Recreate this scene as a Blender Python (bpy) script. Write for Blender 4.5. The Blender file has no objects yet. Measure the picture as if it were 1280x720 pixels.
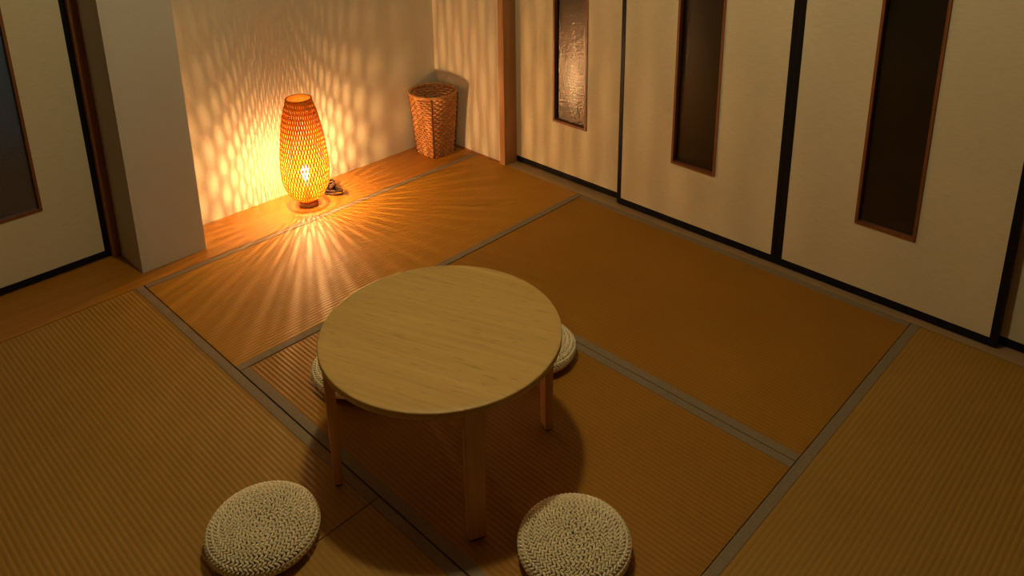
import bpy, bmesh, math, random
from math import pi, sin, cos, radians
from mathutils import Vector, Matrix
random.seed(7)
S = bpy.context.scene
COL = S.collection

# ------------------------------------------------------------------ helpers
class MB:
    """collects shapes that become ONE mesh object"""
    def __init__(s): s.v = []; s.f = []; s.sm = []
    def add(s, vs, fs, smooth=False):
        b = len(s.v); s.v += [tuple(p) for p in vs]
        s.f += [tuple(b + i for i in q) for q in fs]; s.sm += [smooth] * len(fs)
        return s
    def box(s, x0, x1, y0, y1, z0, z1, M=None, bev=0.0):
        if bev > 0:
            bm = bmesh.new(); bmesh.ops.create_cube(bm, size=1.0)
            for v in bm.verts:
                v.co = Vector(((x0+x1)/2 + v.co.x*(x1-x0), (y0+y1)/2 + v.co.y*(y1-y0), (z0+z1)/2 + v.co.z*(z1-z0)))
            bmesh.ops.bevel(bm, geom=list(bm.edges), offset=bev, segments=2, profile=.7, affect='EDGES')
            bm.verts.index_update()
            vs = [v.co.copy() for v in bm.verts]; fs = [[v.index for v in f.verts] for f in bm.faces]; bm.free()
        else:
            vs = [Vector(p) for p in ((x0,y0,z0),(x1,y0,z0),(x1,y1,z0),(x0,y1,z0),(x0,y0,z1),(x1,y0,z1),(x1,y1,z1),(x0,y1,z1))]
            fs = [(0,3,2,1),(4,5,6,7),(0,1,5,4),(1,2,6,5),(2,3,7,6),(3,0,4,7)]
        if M: vs = [M @ v for v in vs]
        return s.add(vs, fs)
    def lathe(s, prof, n=48, M=None, smooth=True):
        """prof: list of (r, z) from bottom to top or a closed outline; r==0 ends make caps"""
        vs = []; rows = []
        for r, z in prof:
            if r < 1e-6: rows.append([len(vs)]); vs.append(Vector((0,0,z)))
            else:
                rows.append(list(range(len(vs), len(vs)+n)))
                vs += [Vector((r*cos(2*pi*k/n), r*sin(2*pi*k/n), z)) for k in range(n)]
        fs = []
        for a, b in zip(rows, rows[1:]):
            for k in range(n):
                k2 = (k+1) % n
                if len(a) == 1 and len(b) == 1: continue
                if len(a) == 1: fs.append((a[0], b[k2], b[k]))
                elif len(b) == 1: fs.append((a[k], a[k2], b[0]))
                else: fs.append((a[k], a[k2], b[k2], b[k]))
        if M: vs = [M @ v for v in vs]
        return s.add(vs, fs, smooth)
    def tube(s, pts, r, n=8, closed=False, cap=True, flat=None):
        """round (or elliptical: r=(a,b) with the b axis along `flat`) tube along points"""
        P = [Vector(p) for p in pts]; N = len(P); vs = []; fs = []
        ra, rb = r if isinstance(r, tuple) else (r, r)
        up = Vector(flat) if flat is not None else Vector((0,0,1))
        for i in range(N):
            if closed: t = P[(i+1) % N] - P[i-1]
            else: t = P[min(i+1, N-1)] - P[max(i-1, 0)]
            t.normalize()
            u = up if abs(t.dot(up)) < .95 else Vector((1,0,0))
            a = t.cross(u).normalized(); b = a.cross(t).normalized()
            for k in range(n):
                q = 2*pi*k/n; vs.append(P[i] + a*ra*cos(q) + b*rb*sin(q))
        for i in range(N if closed else N-1):
            j = (i+1) % N
            for k in range(n):
                k2 = (k+1) % n; fs.append((i*n+k, i*n+k2, j*n+k2, j*n+k))
        if cap and not closed:
            fs.append(tuple(range(n))[::-1]); fs.append(tuple((N-1)*n+k for k in range(n)))
        return s.add(vs, fs, True)
    def build(s, name, mat, parent=None, loc=(0,0,0), rz=0.0):
        me = bpy.data.meshes.new(name); me.from_pydata(s.v, [], s.f)
        me.polygons.foreach_set('use_smooth', s.sm); me.materials.append(mat)
        bm = bmesh.new(); bm.from_mesh(me); bmesh.ops.recalc_face_normals(bm, faces=bm.faces); bm.to_mesh(me); bm.free()
        o = bpy.data.objects.new(name, me); COL.objects.link(o)
        o.location = loc; o.rotation_euler = (0,0,rz)
        if parent: o.parent = parent
        return o

def tag(o, label, cat, group=None, kind=None):
    o['label'] = label; o['category'] = cat
    if group: o['group'] = group
    if kind: o['kind'] = kind
    return o
def thing(name, label, cat, loc=(0,0,0), rz=0.0, group=None, kind=None):
    o = bpy.data.objects.new(name, None); COL.objects.link(o)
    o.location = loc; o.rotation_euler = (0,0,rz); o.empty_display_size = .1
    return tag(o, label, cat, group, kind)
def dup(root, loc, rz, label):
    r = root.copy(); COL.objects.link(r); r.location = loc; r.rotation_euler = (0,0,rz); r['label'] = label
    for ch in list(root.children):
        c = ch.copy(); COL.objects.link(c); c.parent = r
        for g in list(ch.children):
            d = g.copy(); COL.objects.link(d); d.parent = c
    return r

# ------------------------------------------------------------------ materials
class MT:
    def __init__(s, name):
        s.m = bpy.data.materials.new(name); s.m.use_nodes = True
        s.t = s.m.node_tree; s.n = s.t.nodes; s.b = s.n['Principled BSDF']
        s.co = s.n.new('ShaderNodeTexCoord').outputs['Object']
    def L(s, a, b): s.t.links.new(a, b)
    def setv(s, **k):
        for a, v in k.items(): s.b.inputs[a.replace('_', ' ')].default_value = v
        return s
    def mapc(s, scale=(1,1,1), rot=(0,0,0), co=None):
        m = s.n.new('ShaderNodeMapping'); m.inputs['Scale'].default_value = scale; m.inputs['Rotation'].default_value = rot
        s.L(co or s.co, m.inputs[0]); return m.outputs[0]
    def noise(s, scale, co=None, detail=3, rough=.55, dist=0):
        n = s.n.new('ShaderNodeTexNoise'); n.inputs['Scale'].default_value = scale; n.inputs['Detail'].default_value = detail
        n.inputs['Roughness'].default_value = rough; n.inputs['Distortion'].default_value = dist
        s.L(co or s.co, n.inputs['Vector']); return n.outputs['Fac']
    def wave(s, scale, co=None, axis='X', dist=0, detail=0, dscale=1, prof='SIN'):
        n = s.n.new('ShaderNodeTexWave'); n.bands_direction = axis; n.wave_profile = prof
        n.inputs['Scale'].default_value = scale; n.inputs['Distortion'].default_value = dist
        n.inputs['Detail'].default_value = detail; n.inputs['Detail Scale'].default_value = dscale
        s.L(co or s.co, n.inputs['Vector']); return n.outputs['Fac']
    def ramp(s, fac, stops):
        r = s.n.new('ShaderNodeValToRGB'); e = r.color_ramp.elements
        while len(e) < len(stops): e.new(.5)
        for x, (p, c) in zip(e, stops): x.position = p; x.color = (*c, 1) if len(c) == 3 else c
        s.L(fac, r.inputs[0]); return r.outputs[0]
    def mix(s, a, b, fac, typ='MIX'):
        m = s.n.new('ShaderNodeMix'); m.data_type = 'RGBA'; m.blend_type = typ
        for sock, v in ((m.inputs[6], a), (m.inputs[7], b), (m.inputs[0], fac)):
            if hasattr(v, 'is_linked'): s.L(v, sock)
            else: sock.default_value = v if isinstance(v, (int, float)) else (*v, 1)
        return m.outputs[2]
    def math(s, op, a, b):
        m = s.n.new('ShaderNodeMath'); m.operation = op
        for i, v in enumerate((a, b)):
            if hasattr(v, 'is_linked'): s.L(v, m.inputs[i])
            else: m.inputs[i].default_value = v
        return m.outputs[0]
    def col(s, c):
        if hasattr(c, 'is_linked'): s.L(c, s.b.inputs['Base Color'])
        else: s.b.inputs['Base Color'].default_value = (*c, 1)
        return s
    def bump(s, h, strength=.3, dist=.002):
        n = s.n.new('ShaderNodeBump'); n.inputs['Strength'].default_value = strength; n.inputs['Distance'].default_value = dist
        s.L(h, n.inputs['Height']); s.L(n.outputs[0], s.b.inputs['Normal']); return s

def wood(name, dark, light, axis='X', rough=.5, fine=60, rz=0.0, spots=False):
    t = MT(name); sc = {'X': (.6,9,9), 'Y': (9,.6,9), 'Z': (9,9,.6)}[axis]
    c0 = t.mapc(rot=(0,0,rz))
    c = t.mapc(sc, co=c0); g = t.noise(2.2, c, 4, .6, .8)
    sc2 = {'X': (1.2,fine,fine), 'Y': (fine,1.2,fine), 'Z': (fine,fine,1.2)}[axis]
    f = t.noise(1.6, t.mapc(sc2, co=c0), 3, .6)
    m = t.math('ADD', t.math('MULTIPLY', g, .55), t.math('MULTIPLY', f, .45))
    k = t.ramp(m, [(.32, dark), (.66, light)])
    if spots:      # short darker flecks of laminated bamboo
        sp = t.noise(1.0, t.mapc({'X': (16,120,120), 'Z': (120,120,16)}[axis], co=c0), 2, .5)
        sf = t.ramp(sp, [(.60, (0,0,0)), (.72, (1,1,1))])
        k = t.mix(k, tuple(x*.62 for x in dark), t.math('MULTIPLY', sf, .55))
    t.col(k).setv(Roughness=rough).bump(f, .12, .001)
    return t.m

def wallpaper(name, c, streak=(1,1,1), var=.06, bump=.25, bscale=160):
    t = MT(name); n = t.noise(bscale, t.mapc(streak), 3, .6)
    lo = tuple(x*(1-var) for x in c); hi = tuple(min(1, x*(1+var)) for x in c)
    t.col(t.ramp(n, [(.3, lo), (.7, hi)])).setv(Roughness=.8, Specular_IOR_Level=.25).bump(n, bump, .0012)
    return t.m

M = {}
M['wall'] = wallpaper('wallpaper_beige', (.60,.54,.415), (1,1,.6), .05)
M['pillar'] = wallpaper('wallpaper_grey', (.55,.52,.45), (1,1,1), .04)
M['ceiling'] = wallpaper('ceiling_board', (.20,.15,.10), (1,12,1), .08)
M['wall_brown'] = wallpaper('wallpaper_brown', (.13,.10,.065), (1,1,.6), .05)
M['fusuma'] = wallpaper('door_cloth', (.68,.595,.405), (.10,.10,1.6), .085, .35, 210)
M['lacquer'] = MT('black_lacquer').col((.008,.007,.009)).setv(Roughness=.42, Specular_IOR_Level=.18).m
M['winwood'] = wood('reddish_wood', (.15,.045,.012), (.26,.085,.022), 'Z', .45)
M['post'] = wood('post_wood', (.27,.115,.035), (.42,.20,.07), 'Z', .5)
M['jamb'] = wood('jamb_wood', (.20,.075,.022), (.30,.12,.04), 'Z', .5)
M['sill'] = wood('sill_wood', (.30,.19,.09), (.42,.28,.14), 'Y', .5)
M['board'] = wood('floor_board_wood', (.34,.130,.010), (.48,.205,.020), 'X', .34, 40)
M['bamboo'] = wood('bamboo_top', (.50,.31,.086), (.66,.42,.13), 'X', .42, 55, 0.0, True)
M['bamboo_leg'] = wood('bamboo_leg', (.54,.27,.085), (.70,.39,.13), 'Z', .45, 60)
M['dark_wood'] = wood('lamp_base_wood', (.34,.19,.09), (.48,.28,.14), 'X', .5)
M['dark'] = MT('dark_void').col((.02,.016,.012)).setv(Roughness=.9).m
M['felt'] = MT('dark_felt').col((.02,.014,.010)).setv(Roughness=.95).m
M['cord'] = MT('brown_cord').col((.022,.008,.006)).setv(Roughness=.35).m
M['brass'] = MT('socket_metal').col((.35,.28,.16)).setv(Roughness=.4, Metallic=1.0).m
M['white'] = MT('white_plastic').col((.7,.66,.6)).setv(Roughness=.5).m

def tatami(name, lo, hi):
    t = MT(name)
    w = t.n.new('ShaderNodeTexWave'); w.bands_direction = 'Y'; w.wave_profile = 'SIN'
    w.inputs['Scale'].default_value = 2*pi/20/.0155; w.inputs['Distortion'].default_value = .25
    w.inputs['Detail'].default_value = 1; w.inputs['Detail Scale'].default_value = 3
    t.L(t.co, w.inputs['Vector']); rib = w.outputs['Fac']
    strand = t.noise(1.0, t.mapc((420, 26, 1)), 2, .6)          # rushes run across the mat
    patch = t.noise(2.2, None, 3, .55)
    k = t.math('ADD', t.math('MULTIPLY', strand, .5), t.math('MULTIPLY', patch, .5))
    c = t.ramp(k, [(.3, lo), (.7, hi)])
    groove = t.ramp(rib, [(.0, (.86,.85,.83)), (.40, (1,1,1))])
    c = t.mix(c, groove, 1.0, 'MULTIPLY')
    t.col(c).setv(Roughness=.55, Specular_IOR_Level=.35)
    h = t.math('ADD', t.math('MULTIPLY', rib, 1.0), t.math('MULTIPLY', strand, .45))
    t.bump(h, .35, .0026)
    return t.m
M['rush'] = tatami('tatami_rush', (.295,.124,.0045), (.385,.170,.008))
M['rush_lamplit'] = tatami('tatami_rush_lamplit', (.40,.175,.010), (.50,.235,.018))  # same rush, lightened to paint in extra lamp light on the back mat
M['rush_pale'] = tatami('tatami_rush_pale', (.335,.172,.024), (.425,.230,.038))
t = MT('border_cloth'); wv = t.noise(1.0, t.mapc((260,260,260)), 2, .6)
t.col(t.ramp(wv, [(.3, (.195,.142,.085)), (.7, (.285,.212,.130))])).setv(Roughness=.8).bump(wv, .4, .001); M['border'] = t.m

def glass(name, tint, rough, bscale, bstr, dist):
    t = MT(name); n = t.noise(bscale, None, 2, .6)
    t.col(tint).setv(Roughness=rough, Transmission_Weight=1.0, IOR=1.5, Specular_IOR_Level=.7, Coat_Weight=.7, Coat_Roughness=.22, Coat_IOR=1.6).bump(n, bstr, dist)
    t.L(t.b.inputs['Normal'].links[0].from_socket, t.b.inputs['Coat Normal'])
    return t.m
M['glass'] = glass('textured_glass', (.40,.37,.33), .20, 90, 1.0, .0019)

t = MT('bamboo_weave'); n_ = t.noise(40, None, 2)
cc = t.ramp(n_, [(.3, (.56,.215,.026)), (.7, (.70,.31,.045))])
d_ = t.n.new('ShaderNodeBsdfDiffuse'); tr = t.n.new('ShaderNodeBsdfTranslucent'); mx = t.n.new('ShaderNodeMixShader')
mx.inputs[0].default_value = .38
t.L(cc, d_.inputs[0]); t.L(cc, tr.inputs[0]); t.L(d_.outputs[0], mx.inputs[1]); t.L(tr.outputs[0], mx.inputs[2])
t.L(mx.outputs[0], t.n['Material Output'].inputs[0]); M['weave'] = t.m

def emit(name, c, s):
    t = MT(name); e = t.n.new('ShaderNodeEmission'); e.inputs[0].default_value = (*c, 1); e.inputs[1].default_value = s
    t.L(e.outputs[0], t.n['Material Output'].inputs[0]); return t.m
M['bulb'] = emit('glowing_filament', (1.0,.57,.22), 16200)
t = MT('bulb_glass'); tb_ = t.n.new('ShaderNodeBsdfTransparent'); em_ = t.n.new('ShaderNodeEmission'); mx = t.n.new('ShaderNodeAddShader')
tb_.inputs[0].default_value = (.97,.97,.97,1); em_.inputs[0].default_value = (1,.57,.22,1); em_.inputs[1].default_value = 500
t.L(tb_.outputs[0], mx.inputs[0]); t.L(em_.outputs[0], mx.inputs[1]); t.L(mx.outputs[0], t.n['Material Output'].inputs[0]); M['bulb_glass'] = t.m
M['globe'] = emit('glowing_globe', (1.0,.85,.49), 310)

t = MT('wicker'); n1 = t.noise(38, t.mapc((1,1,1.6)), 3); n2 = t.noise(260, t.mapc((.3,.3,1)), 2)
kk = t.math('ADD', t.math('MULTIPLY', n1, .7), t.math('MULTIPLY', n2, .3))
t.col(t.ramp(kk, [(.34, (.42,.16,.045)), (.64, (.60,.29,.10))])).setv(Roughness=.5).bump(n2, .3, .001); M['wicker'] = t.m
t = MT('wicker_rim'); n2 = t.noise(120, None, 3)
t.col(t.ramp(n2, [(.3, (.40,.17,.05)), (.7, (.55,.27,.09))])).setv(Roughness=.45).bump(n2, .3, .001); M['wicker_rim'] = t.m
M['wicker_dark'] = MT('wicker_dark').col((.16,.055,.016)).setv(Roughness=.5).m
t = MT('braided_straw'); n1 = t.noise(90, None, 3)
t.col(t.ramp(n1, [(.3, (.88,.745,.47)), (.7, (.97,.86,.59))])).setv(Roughness=.65).bump(t.noise(500, None, 2), .35, .0008); M['straw'] = t.m
M['shaded_straw_core'] = MT('shaded_straw_core').col((.14,.08,.03)).setv(Roughness=.9).m  # straw darkened so the gaps between the braids look shaded
t = MT('night_wall'); t.col((.42,.50,.53)).setv(Roughness=.9); M['cool_wall'] = t.m

# ------------------------------------------------------------------ measures (metres; tatami top is z = 0)
ZC = 2.46
RW = .02            # right wall plane x
BY = .31            # back wall plane y
LX, FY = -3.45, -3.85
D = .7793           # short side of a mat
DH = 1.80           # door height

# ------------------------------------------------------------------ the setting
b = MB(); b.box(LX-.1, .95, FY-.1, 2.1, -.12, -.034)
b.box(LX, -2.704, FY, 0.0, -.034, 0.0); b.box(-2.704, .10, FY, -3.122, -.034, 0.0)
tag(b.build('floor', M['jamb']), 'brown wooden floor base under and around the tatami mats', 'floor', kind='structure')
b = MB(); b.box(-2.704, RW, .003, BY+.07, -.034, 0.0, bev=.0015)
tag(b.build('trim_1', M['board']), 'orange-brown wooden floor board along the back wall beside the tatami', 'floor board', kind='structure')
b = MB(); b.box(LX-.1, .95, FY-.1, 2.1, ZC, ZC+.08)
tag(b.build('ceiling', M['ceiling']), 'plain boarded ceiling above the room', 'ceiling', kind='structure')
b = MB(); b.box(-1.780, RW+.2, BY, BY+.1, -.03, ZC); b.box(LX, -1.780, BY, BY+.1, DH, ZC); b.box(LX, -2.56, BY, BY+.1, -.03, DH)
tag(b.build('wall_back', M['wall']), 'beige papered wall behind the glowing lamp and the basket', 'wall', kind='structure')
b = MB(); b.box(-1.765, -1.491, .092, BY, 0, ZC, bev=.002)
tag(b.build('wall_pillar', M['pillar']), 'grey-beige papered pillar standing out from the back wall left of the lamp', 'pillar', kind='structure')
b = MB(); b.box(RW, RW+.1, -.212, BY, -.03, ZC); b.box(RW, RW+.1, FY, -.212, DH, ZC); b.box(RW, RW+.1, FY, -3.42, -.03, DH)
tag(b.build('wall_right', M['wall']), 'narrow beige papered wall between the corner and the sliding doors', 'wall', kind='structure')
b = MB(); b.box(LX-.1, LX, FY-.1, BY+.1, -.03, ZC)
tag(b.build('wall_left', M['wall_brown']), 'brown wall at the left end of the room', 'wall', kind='structure')
b = MB(); b.box(LX-.1, RW+.1, FY-.1, FY, -.03, ZC)
tag(b.build('wall_front', M['wall_brown']), 'brown wall at the near end of the room', 'wall', kind='structure')
# closet behind the right-hand doors and hallway behind the left-hand door
b = MB(); b.box(.85, .95, FY, .41, -.03, ZC); b.box(.12, .85, .35, .41, -.03, ZC); b.box(.12, .85, FY-.1, FY, -.03, ZC)
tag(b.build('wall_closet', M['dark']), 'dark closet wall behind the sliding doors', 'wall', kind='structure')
b = MB(); b.box(LX-.1, -.6, 2.0, 2.1, -.03, ZC); b.box(LX-.1, LX, BY+.1, 2.0, -.03, ZC); b.box(-.7, -.6, BY+.1, 2.0, -.03, ZC)
tag(b.build('wall_hallway', M['cool_wall']), 'pale hallway wall behind the left sliding door', 'wall', kind='structure')
# posts, jamb, sill, lintels, skirting strip
b = MB(); b.box(.011, .112, -.249, -.212, -.02, DH, bev=.0015)
tag(b.build('trim_2', M['post']), 'brown wooden post between the narrow wall and the first sliding door', 'post', kind='structure')
b = MB(); b.box(-1.799, -1.7655, BY-.004, BY+.075, -.02, DH, bev=.0015)
tag(b.build('trim_3', M['jamb']), 'reddish-brown door jamb beside the pillar', 'door jamb', kind='structure')
b = MB(); b.box(.020, .0600, -3.42, -.212, -.034, .001); b.box(.0600, .1385, -3.42, -.212, -.034, -.002)
tag(b.build('trim_4', M['sill']), 'wooden sill track along the foot of the sliding doors', 'door sill', kind='structure')
b = MB(); b.box(.012, .14, -3.42, -.212, DH, DH+.05, bev=.002)
tag(b.build('trim_5', M['post']), 'wooden lintel above the right-hand sliding doors', 'lintel', kind='structure')
b = MB(); b.box(-2.56, -1.7655, BY-.006, BY+.08, DH, DH+.05, bev=.002)
tag(b.build('trim_6', M['jamb']), 'wooden lintel above the left sliding door', 'lintel', kind='structure')
b = MB(); b.box(.014, .0205, -.212, BY-.001, 0, .010)
tag(b.build('baseboard_right', M['jamb']), 'thin brown strip along the foot of the narrow right wall', 'baseboard', kind='structure')

# ------------------------------------------------------------------ tatami mats
def mat(loc, rz, length, width, label, m='rush'):
    r = thing('tatami_mat', label, 'tatami mat', loc, rz, 'tatami mats of the floor')
    l, w = length/2 - .0015, width/2 - .0015
    b = MB(); b.box(-l, l, -w+.001, w-.001, -.034, 0, bev=.0025); b.build('rush_cover', M[m], r)
    for sgn in (1, -1):
        y0, y1 = sorted((sgn*(w-.031), sgn*w))
        b = MB(); b.box(-l-.0002, l+.0002, y0, y1, -.0335, .0014, bev=.0012); b.build('cloth_border', M['border'], r)
    return r
mat((-.89, -D/2, 0), 0, 1.82, D, 'tatami mat along the back wooden board, streaked by the lamp light', 'rush_lamplit')
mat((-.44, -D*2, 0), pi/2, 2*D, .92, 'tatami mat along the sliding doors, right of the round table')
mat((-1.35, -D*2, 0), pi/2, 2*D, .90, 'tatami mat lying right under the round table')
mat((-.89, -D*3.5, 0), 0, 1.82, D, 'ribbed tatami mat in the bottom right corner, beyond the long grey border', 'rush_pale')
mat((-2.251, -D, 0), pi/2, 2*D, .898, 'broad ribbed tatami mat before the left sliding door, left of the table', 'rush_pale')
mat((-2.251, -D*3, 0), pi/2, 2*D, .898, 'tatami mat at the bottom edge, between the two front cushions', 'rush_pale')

# ------------------------------------------------------------------ sliding doors
def door(name, label, loc, rz, w, wx0, wx1, wz0=.30, wz1=1.52, lead=.022):
    """local x along the door, y into the wall, z up; front face at y = 0"""
    r = thing(name, label, 'sliding door', loc, rz, None, 'structure')
    th, st, rl = .030, lead, .030
    x0, x1, z0, z1 = st, w-st, .004+rl, DH-.004-rl
    b = MB(); y0, y1 = .002, th-.002
    b.box(x0, wx0, y0, y1, z0, z1); b.box(wx1, x1, y0, y1, z0, z1); b.box(wx0, wx1, y0, y1, z0, wz0); b.box(wx0, wx1, y0, y1, wz1, z1)
    b.build('door_panel', M['fusuma'], r)
    for a in (0, w-st): b = MB(); b.box(a, a+st, 0, th, .004, DH-.004, bev=.002); b.build('stile', M['lacquer'], r)
    for a in (.004, DH-.004-rl): b = MB(); b.box(st, w-st, .0004, th-.0004, a, a+rl, bev=.002); b.build('rail', M['lacquer'], r)
    fw, ya, yb = .011, -.003, th+.003
    b = MB(); O = [(wx0, wz0), (wx1, wz0), (wx1, wz1), (wx0, wz1)]; I = [(wx0+fw, wz0+fw), (wx1-fw, wz0+fw), (wx1-fw, wz1-fw), (wx0+fw, wz1-fw)]
    vs = [(x, ya, z) for x, z in O] + [(x, ya, z) for x, z in I] + [(x, yb, z) for x, z in O] + [(x, yb, z) for x, z in I]; fs = []
    for k in range(4):
        j = (k+1) % 4
        fs += [(k, j, 4+j, 4+k), (8+k, 12+k, 12+j, 8+j), (4+k, 4+j, 12+j, 12+k), (k, 8+k, 8+j, j)]
    b.add(vs, fs); f = b.build('window_frame', M['winwood'], r); f['label'] = 'reddish-brown wooden window frame'
    b = MB(); b.box(wx0+fw-.001, wx1-fw+.001, .017, .021, wz0+fw-.001, wz1-fw+.001)
    g = b.build('window_glass', M['glass'], r); g['label'] = 'narrow pane of textured glass'
    return r
R90 = -pi/2
door('door_1', 'beige sliding door nearest the corner, its narrow glass shining with the lamp', (.1, -.208, 0), R90, .824, .302, .521)
door('door_2', 'beige sliding door with dark glass, second from the corner', (.064, -.953, 0), R90, .822, .294, .516)
door('door_3', 'beige sliding door with dark glass, third from the corner', (.064, -1.776, 0), R90, .832, .299, .521, lead=.026)
door('door_4', 'beige sliding door cut off by the right edge of the photo', (.1, -2.565, 0), R90, .824, .302, .521)
door('door_5', 'beige sliding door with bluish glass, left of the pillar', (-2.550, .335, 0), 0, .752, .225, .534)

# ------------------------------------------------------------------ low round table
TX, TY, TH, TR = -1.566, -1.571, .425, .338
tb = thing('round_low_table', 'low round bamboo table with four flat legs on the tatami', 'table', (TX, TY, .0016), radians(-27))
top = MB(); e = .0035
prof = [(0, TH-.0225)]
prof += [(TR-.004, TH-.0225), (TR-.001, TH-.0215), (TR, TH-.019), (TR, TH-e), (TR-.0012, TH-.0010), (TR-e, TH), (TR-.02, TH), (0, TH)]
top.lathe(prof, 128)
tp = top.build('table_top', M['bamboo'], tb); tp.rotation_euler = (0, 0, radians(-70.2+27))
for k in range(4):
    a = k*pi/2
    Mx = Matrix.Rotation(a, 4, 'Z')
    zt = TH-.0225
    # flat leg: broad across, thin towards the middle, slightly narrower at the foot
    vs = []
    for z, hw, r0, r1 in ((.004, .0235, .304, .326), (zt, .0270, .302, .330)):
        vs += [Vector((r0, -hw, z)), Vector((r1, -hw, z)), Vector((r1, hw, z)), Vector((r0, hw, z))]
    bm = bmesh.new(); V = [bm.verts.new(v) for v in vs]
    for q in ((3,2,1,0), (4,5,6,7), (0,1,5,4), (1,2,6,5), (2,3,7,6), (3,0,4,7)): bm.faces.new([V[i] for i in q])
    bmesh.ops.bevel(bm, geom=list(bm.edges), offset=.0025, segments=2, affect='EDGES'); bm.verts.index_update()
    b = MB(); b.add([v.co.copy() for v in bm.verts], [[v.index for v in f.verts] for f in bm.faces]); bm.free()
    lg = b.build('leg', M['bamboo_leg'], tb); lg.rotation_euler = (0,0,a)
    p = MB(); p.box(.306, .324, -.021, .021, 0, .0045, bev=.001); pd = p.build('felt_pad', M['felt'], lg); pd['label'] = 'dark felt pad under the foot'
    # straight apron rail to the next leg
    p0 = Matrix.Rotation(a, 3, 'Z') @ Vector((.306, .020, 0)); p1 = Matrix.Rotation(a+pi/2, 3, 'Z') @ Vector((.306, -.020, 0))
    d = p1-p0; ln = d.length; mid = (p0+p1)/2; ang = math.atan2(d.y, d.x)
    b = MB(); b.box(-ln/2, ln/2, -.009, .009, TH-.076, TH-.0225, bev=.0015)
    rl = b.build('apron_rail', M['bamboo_leg'], tb); rl.location = (mid.x, mid.y, 0); rl.rotation_euler = (0,0,ang)

# ------------------------------------------------------------------ braided straw floor cushions
def cushion():
    r = thing('floor_cushion', '', 'floor cushion', group='round braided straw cushions around the table')
    R0, H, br = .145, .086, .0052
    def prof(s):       # s in 0..1: top centre -> rim -> underside
        ph = pi/2 - s*pi
        c, q = abs(cos(ph))**.55, (1 if sin(ph) > 0 else -1)*abs(sin(ph))**.85
        return ((R0-br)*c, H/2 + (H/2-br)*q)
    N = 900; pr = [prof(i/N) for i in range(N+1)]; Ls = [0]
    for a, c in zip(pr, pr[1:]): Ls.append(Ls[-1] + math.hypot(c[0]-a[0], c[1]-a[1]))
    def at(L):
        lo, hi = 0, N
        while hi-lo > 1:
            m = (lo+hi)//2
            if Ls[m] <= L: lo = m
            else: hi = m
        t = (L-Ls[lo])/max(1e-9, Ls[hi]-Ls[lo]); a, c = pr[lo], pr[hi]
        return a[0]+(c[0]-a[0])*t, a[1]+(c[1]-a[1])*t
    core = MB(); pts = [at(Ls[-1]*i/40) for i in range(41)]
    core.lathe([(0 if i in (0, 40) else max(.001, p[0]-.005), H/2+(p[1]-H/2)*.87) for i, p in enumerate(pts)][::-1], 48)
    core.build('cushion_body', M['shaded_straw_core'], r)
    # chain-braided rope coiled from the middle of the top down the side
    pitch, step = .0160, .0118
    cov = MB(); th, L = 0.0, .0015
    nu, nv = 7, 5
    ell = []; 
    for i in range(nv+1):
        u = -pi/2 + pi*i/nv
        for k in range(nu): q = 2*pi*k/nu; ell.append(Vector((sin(u), cos(u)*cos(q), cos(u)*sin(q))))
    efs = [(i*nu+k, i*nu+(k+1) % nu, (i+1)*nu+(k+1) % nu, (i+1)*nu+k) for i in range(nv) for k in range(nu)]
    end = Ls[-1]*.80
    while L < end:
        rad, z = at(L); r2, z2 = at(L+.002)
        m = Vector((r2-rad, 0, z2-z)).normalized()
        out = Vector((m.x*cos(th), m.x*sin(th), m.z)); tan = Vector((-sin(th), cos(th), 0)); nor = out.cross(tan) if False else tan.cross(out)
        if nor.z*(z-H/2) + nor.x*cos(th)*rad + nor.y*sin(th)*rad < 0: nor = -nor
        c = Vector((rad*cos(th), rad*sin(th), z))
        for sd in (-1, 1):
            ax = (tan*.82 + out*sd*.57).normalized(); sy = nor.cross(ax)
            o = c + out*sd*.0038 + tan*(sd*.0020)
            k = random.uniform(.93, 1.07)
            cov.add([o + ax*v.x*.0079*k + sy*v.y*.0034*k + nor*v.z*.0050 for v in ell], efs, True)
        rr = max(rad, .0045)
        dth = step/rr; th += dth; L += pitch*dth/(2*pi)
    cov.build('braided_cover', M['straw'], r)
    return r
c0 = cushion()
SP = [((-2.093,-1.458), .4, 'braided straw cushion on the ribbed mat in front of the left sliding door'),
      ((-1.578,-2.072), 2.1, 'braided straw cushion in front of the table, right of its front leg'),
      ((-1.060,-1.455), 3.9, 'braided straw cushion showing its side beyond the right edge of the table'),
      ((-1.548,-1.095), 5.2, 'braided straw cushion, only a sliver showing behind the left leg of the table')]
for i, ((x, y), rz, lab) in enumerate(SP):
    if i == 0: c0.location = (x, y, .0005); c0.rotation_euler = (0,0,rz); c0['label'] = lab
    else: dup(c0, (x, y, .0005), rz, lab)

# ------------------------------------------------------------------ woven bamboo lamp
lamp = thing('bamboo_lamp', 'glowing woven bamboo lantern lamp standing on the wooden board by the back wall', 'lamp', (-.950, .140, 0))
b = MB(); b.lathe([(0,0), (.045,0), (.0475,.003), (.047,.012), (.040,.020), (.030,.026), (0,.027)], 40)
bs = b.build('lamp_base', M['dark_wood'], lamp); bs['label'] = 'small round dark wooden foot'
PR = [(.028,.044), (.040,.063), (.060,.083), (.085,.0955), (.115,.1060), (.150,.1120), (.190,.1140), (.235,.1125), (.290,.1075), (.350,.1005), (.410,.0915), (.460,.0820), (.500,.0710), (.525,.0630), (.540,.0580)]
def shade_r(z):
    if z <= PR[0][0]: return PR[0][1]
    for (a, ra), (c, rc) in zip(PR, PR[1:]):
        if z <= c:
            t = (z-a)/(c-a); return ra+(rc-ra)*t
    return PR[-1][1]
NS, per = 96, .046
sh = MB(); NZ = 120
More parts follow.
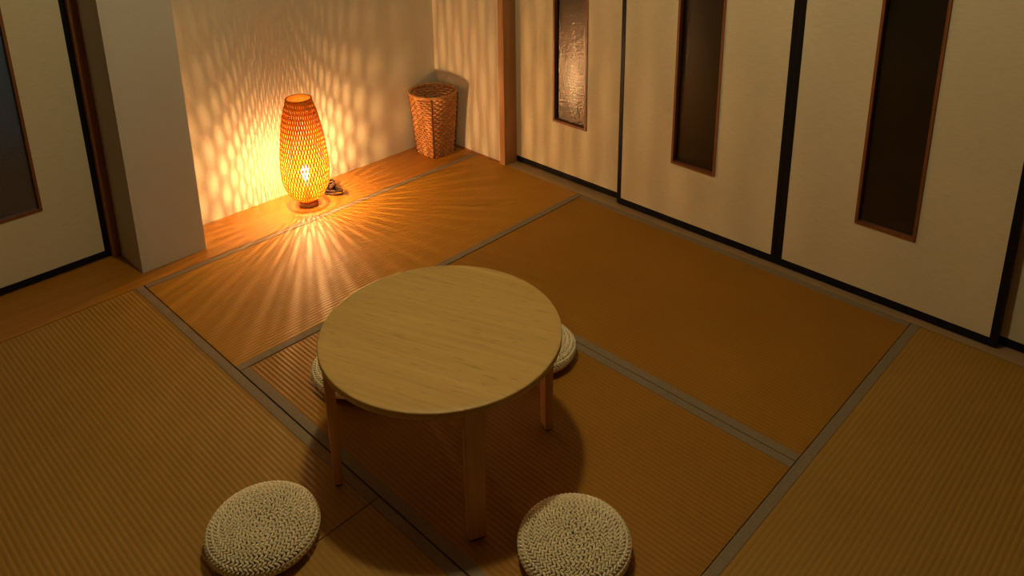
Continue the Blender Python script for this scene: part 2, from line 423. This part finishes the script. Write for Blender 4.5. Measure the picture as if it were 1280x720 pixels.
for i in range(NS):
    th0 = 2*pi*i/NS; sg = 1 if i % 2 else -1; rows = []
    for k in range(NZ+1):
        z = .028 + (.540-.028)*k/NZ
        R_ = shade_r(z); ph = 2*pi*z/per
        th = th0 + sg*sin(ph)*(pi/NS)*.60
        rr = R_ + sg*cos(ph)*.0011
        hw = .0025*min(1, R_/.105)**.25 * (1 + .18*max(0, min(1, (z-.22)/.22)))
        dth = hw/R_
        rows.append([(rr*cos(th-dth), rr*sin(th-dth), z), (rr*cos(th+dth), rr*sin(th+dth), z), ((rr-.0011)*cos(th+dth), (rr-.0011)*sin(th+dth), z), ((rr-.0011)*cos(th-dth), (rr-.0011)*sin(th-dth), z)])
    vs = [p for q in rows for p in q]; fs = []
    for k in range(NZ):
        for j in range(4): fs.append((k*4+j, k*4+(j+1) % 4, (k+1)*4+(j+1) % 4, (k+1)*4+j))
    fs += [(0,1,2,3), (NZ*4+3, NZ*4+2, NZ*4+1, NZ*4)]
    sh.add(vs, fs)
sh.build('lamp_shade', M['weave'], lamp)
def ring(R_, z, r, n=64): return [(R_*cos(2*pi*k/n), R_*sin(2*pi*k/n), z) for k in range(n)]
b = MB(); b.tube(ring(.0575, .540, 0), .0042, 8, True); b.build('shade_rim', M['weave'], lamp)
b = MB(); b.tube(ring(.0445, .029, 0), .0040, 8, True); b.lathe([(0,.027), (.044,.027), (.044,.030), (0,.030)], 40, smooth=False); b.build('shade_bottom', M['weave'], lamp)
b = MB(); b.lathe([(0,.028), (.012,.028), (.012,.100), (.0105,.108), (.0105,.128), (0,.128)], 24); b.build('bulb_socket', M['white'], lamp)
b = MB(); b.lathe([(0,.126), (.010,.128), (.013,.138), (.018,.156), (.0205,.172), (.0185,.186), (.011,.197), (0,.200)], 24)
bl = b.build('light_bulb', M['bulb_glass'], lamp); bl['label'] = 'small bright warm bulb'
b = MB(); b.lathe([(0,.149), (.0017,.150), (.0018,.170), (.0017,.189), (0,.190)], 12); b.build('filament', M['bulb'], bl)
# brown cord gathered into a small coil beside the foot
def cr(pts, n=10):
    P = [Vector(p) for p in pts]; o = []
    for i in range(len(P)-1):
        p0, p1, p2, p3 = P[max(i-1,0)], P[i], P[i+1], P[min(i+2,len(P)-1)]
        for k in range(n):
            t = k/n; o.append(.5*((2*p1) + (p2-p0)*t + (2*p0-5*p1+4*p2-p3)*t*t + (3*p1-p0-3*p2+p3)*t**3))
    o.append(P[-1]); return o
W = lambda x, y, z: (x+.950, y-.140, z)
b = MB()
b.tube(cr([W(-.912,.155,.010), W(-.885,.168,.006), W(-.862,.174,.006), W(-.835,.172,.010), W(-.800,.160,.014)]), .0042, 8)
for dx, dy, dz, s in ((0,0,0,1), (.006,.008,.010,.93), (-.004,-.004,.020,.86)):
    q = [W(-.838+dx,.166+dy,.006+dz), W(-.800+dx,.214*1+dy,.007+dz), W(-.758+dx,.240+dy,.010+dz), W(-.748+dx,.222+dy,.010+dz), W(-.776+dx,.168+dy,.006+dz), W(-.770+dx,.124+dy,.006+dz), W(-.786+dx,.098+dy,.007+dz), W(-.812+dx,.116+dy,.008+dz), W(-.838+dx,.162+dy,.006+dz)]
    b.tube(cr(q), .0042*s, 8)
cd = b.build('power_cord', M['cord'], lamp); cd['label'] = 'dark brown cord gathered in a coil'
Mx = Matrix.Translation(Vector(W(-.792,.168,.026))) @ Matrix.Rotation(radians(35), 4, 'Z')
b = MB(); b.box(-.028, .028, -.011, .011, -.010, .010, Mx, bev=.005); b.build('cord_switch', M['cord'], cd)
Mx = Matrix.Translation(Vector(W(-.812,.190,.034))) @ Matrix.Rotation(radians(75), 4, 'Z')
b = MB(); b.box(-.016, .014, -.012, .012, -.008, .008, Mx, bev=.004); b.box(.014, .030, -.007, -.0055, -.003, .003, Mx); b.box(.014, .030, .0055, .007, -.003, .003, Mx); b.build('cord_plug', M['cord'], cd)

# ------------------------------------------------------------------ wicker basket in the corner
bk = thing('wicker_basket', 'tall brown wicker waste basket with square foot in the corner', 'basket', (-.112, .174, 0))
BH = .352
def bprof(t, th):
    off = (1-t)*Vector((.012, .004, 0)) if False else Vector((0,0,0))
    n = 7.0 - 5.0*min(1, t/.95)**.8; a = (.099 + (.1275-.099)*t)*2**(1/n-.5)
    r = a/((abs(cos(th))**n + abs(sin(th))**n)**(1/n)); return r
NR, NST = 25, 40
wv = MB()
for row in range(NR):
    z = .008 + (BH-.014)*row/(NR-1); t = z/BH; pts = []
    for k in range(160):
        th = 2*pi*k/160; r = bprof(t, th) + .0036*cos(th*NST/2 + pi*row)
        pts.append((r*cos(th), r*sin(th), z + .0003*sin(5*th+row*1.7)))
    wv.tube(pts, (.0026, .0066), 6, True)
wv.build('woven_side', M['wicker'], bk)
st = MB()
for k in range(NST):
    th = 2*pi*(k+.5)/NST + 0
    st.tube([((bprof(z/BH, th))*cos(th), (bprof(z/BH, th))*sin(th), z) for z in [BH*j/12 for j in range(13)]], .0024, 6)
st.build('upright_stakes', M['wicker'], bk)
for k in range(4):
    th = pi/4 + k*pi/2
    b = MB(); b.tube([((bprof(z/BH, th)+.0045)*cos(th), (bprof(z/BH, th)+.0045)*sin(th), z) for z in [.003+(BH-.006)*j/14 for j in range(15)]], .0042, 8)
    b.build('corner_post', M['wicker_dark'], bk)
b = MB()
for q, (dr, dz) in enumerate(((.003,.004), (-.003,.004), (0,-.003))):
    b.tube([((.127+dr+.0008*sin(th*14+q*2.1))*cos(th), (.127+dr+.0008*sin(th*14+q*2.1))*sin(th), BH+.002+dz+.0008*cos(th*14+q*2.1)) for th in [2*pi*k/180 for k in range(180)]], .0056, 8, True)
b.build('basket_rim', M['wicker_rim'], bk)
b = MB()
for q in range(9):
    a = .008+q*.0082
    b.tube([(bprof(0, th)*a/.0775*.99*cos(th), bprof(0, th)*a/.0775*.99*sin(th), .008+.0015*cos(8*th+pi*q)) for th in [2*pi*k/72 for k in range(72)]], (.0044, .003), 6, True)
b.build('woven_bottom', M['wicker'], bk)

# ------------------------------------------------------------------ ceiling lamp (above the frame, over the table)
cl = thing('ceiling_lamp', 'small warm globe lamp on the ceiling above the table', 'ceiling lamp', (-1.55, -1.585, 0))
b = MB(); b.lathe([(0,ZC), (.07,ZC), (.068,ZC-.012), (.03,ZC-.020), (.022,ZC-.055), (0,ZC-.055)][::-1], 40); b.build('ceiling_mount', M['white'], cl)
b = MB(); gz = ZC-.112; b.lathe([(0 if k in (0,16) else .060*sin(pi*k/16), gz-.060*cos(pi*k/16)) for k in range(17)], 32); b.build('lamp_globe', M['globe'], cl)
# cool dim light added behind the left door to tint its glass bluish
ld = bpy.data.lights.new('glass_tint_light', 'AREA'); ld.energy = 7.0; ld.color = (.62,.86,1.0); ld.size = .5
lo = bpy.data.objects.new('glass_tint_light', ld); COL.objects.link(lo); lo.location = (-1.7, 1.3, 2.35)

# ------------------------------------------------------------------ world, camera, view
w = bpy.data.worlds.new('night'); S.world = w; w.use_nodes = True
w.node_tree.nodes['Background'].inputs[0].default_value = (.02,.028,.04,1); w.node_tree.nodes['Background'].inputs[1].default_value = .3
cam = bpy.data.cameras.new('camera'); co = bpy.data.objects.new('camera', cam); COL.objects.link(co)
co.location = (-2.81468, -3.09218, 1.7956); co.rotation_euler = (1.258867, 0.0087, -0.810531)
cam.sensor_width = 36; cam.sensor_fit = 'HORIZONTAL'; cam.lens = 1020.94/1280*36
cam.shift_x = (640-654.26)/1280; cam.shift_y = (94.92-360)/1280
cam.clip_start = .02; S.camera = co
vs = S.view_settings; vs.view_transform = 'Standard'; vs.look = 'None'; vs.gamma = 1; vs.exposure = 0.0; vs.use_curve_mapping = False
S.cycles.use_denoising = True; S.cycles.sample_clamp_indirect = 4.0; S.cycles.sample_clamp_direct = 8.0; S.cycles.max_bounces = 10; S.cycles.diffuse_bounces = 5
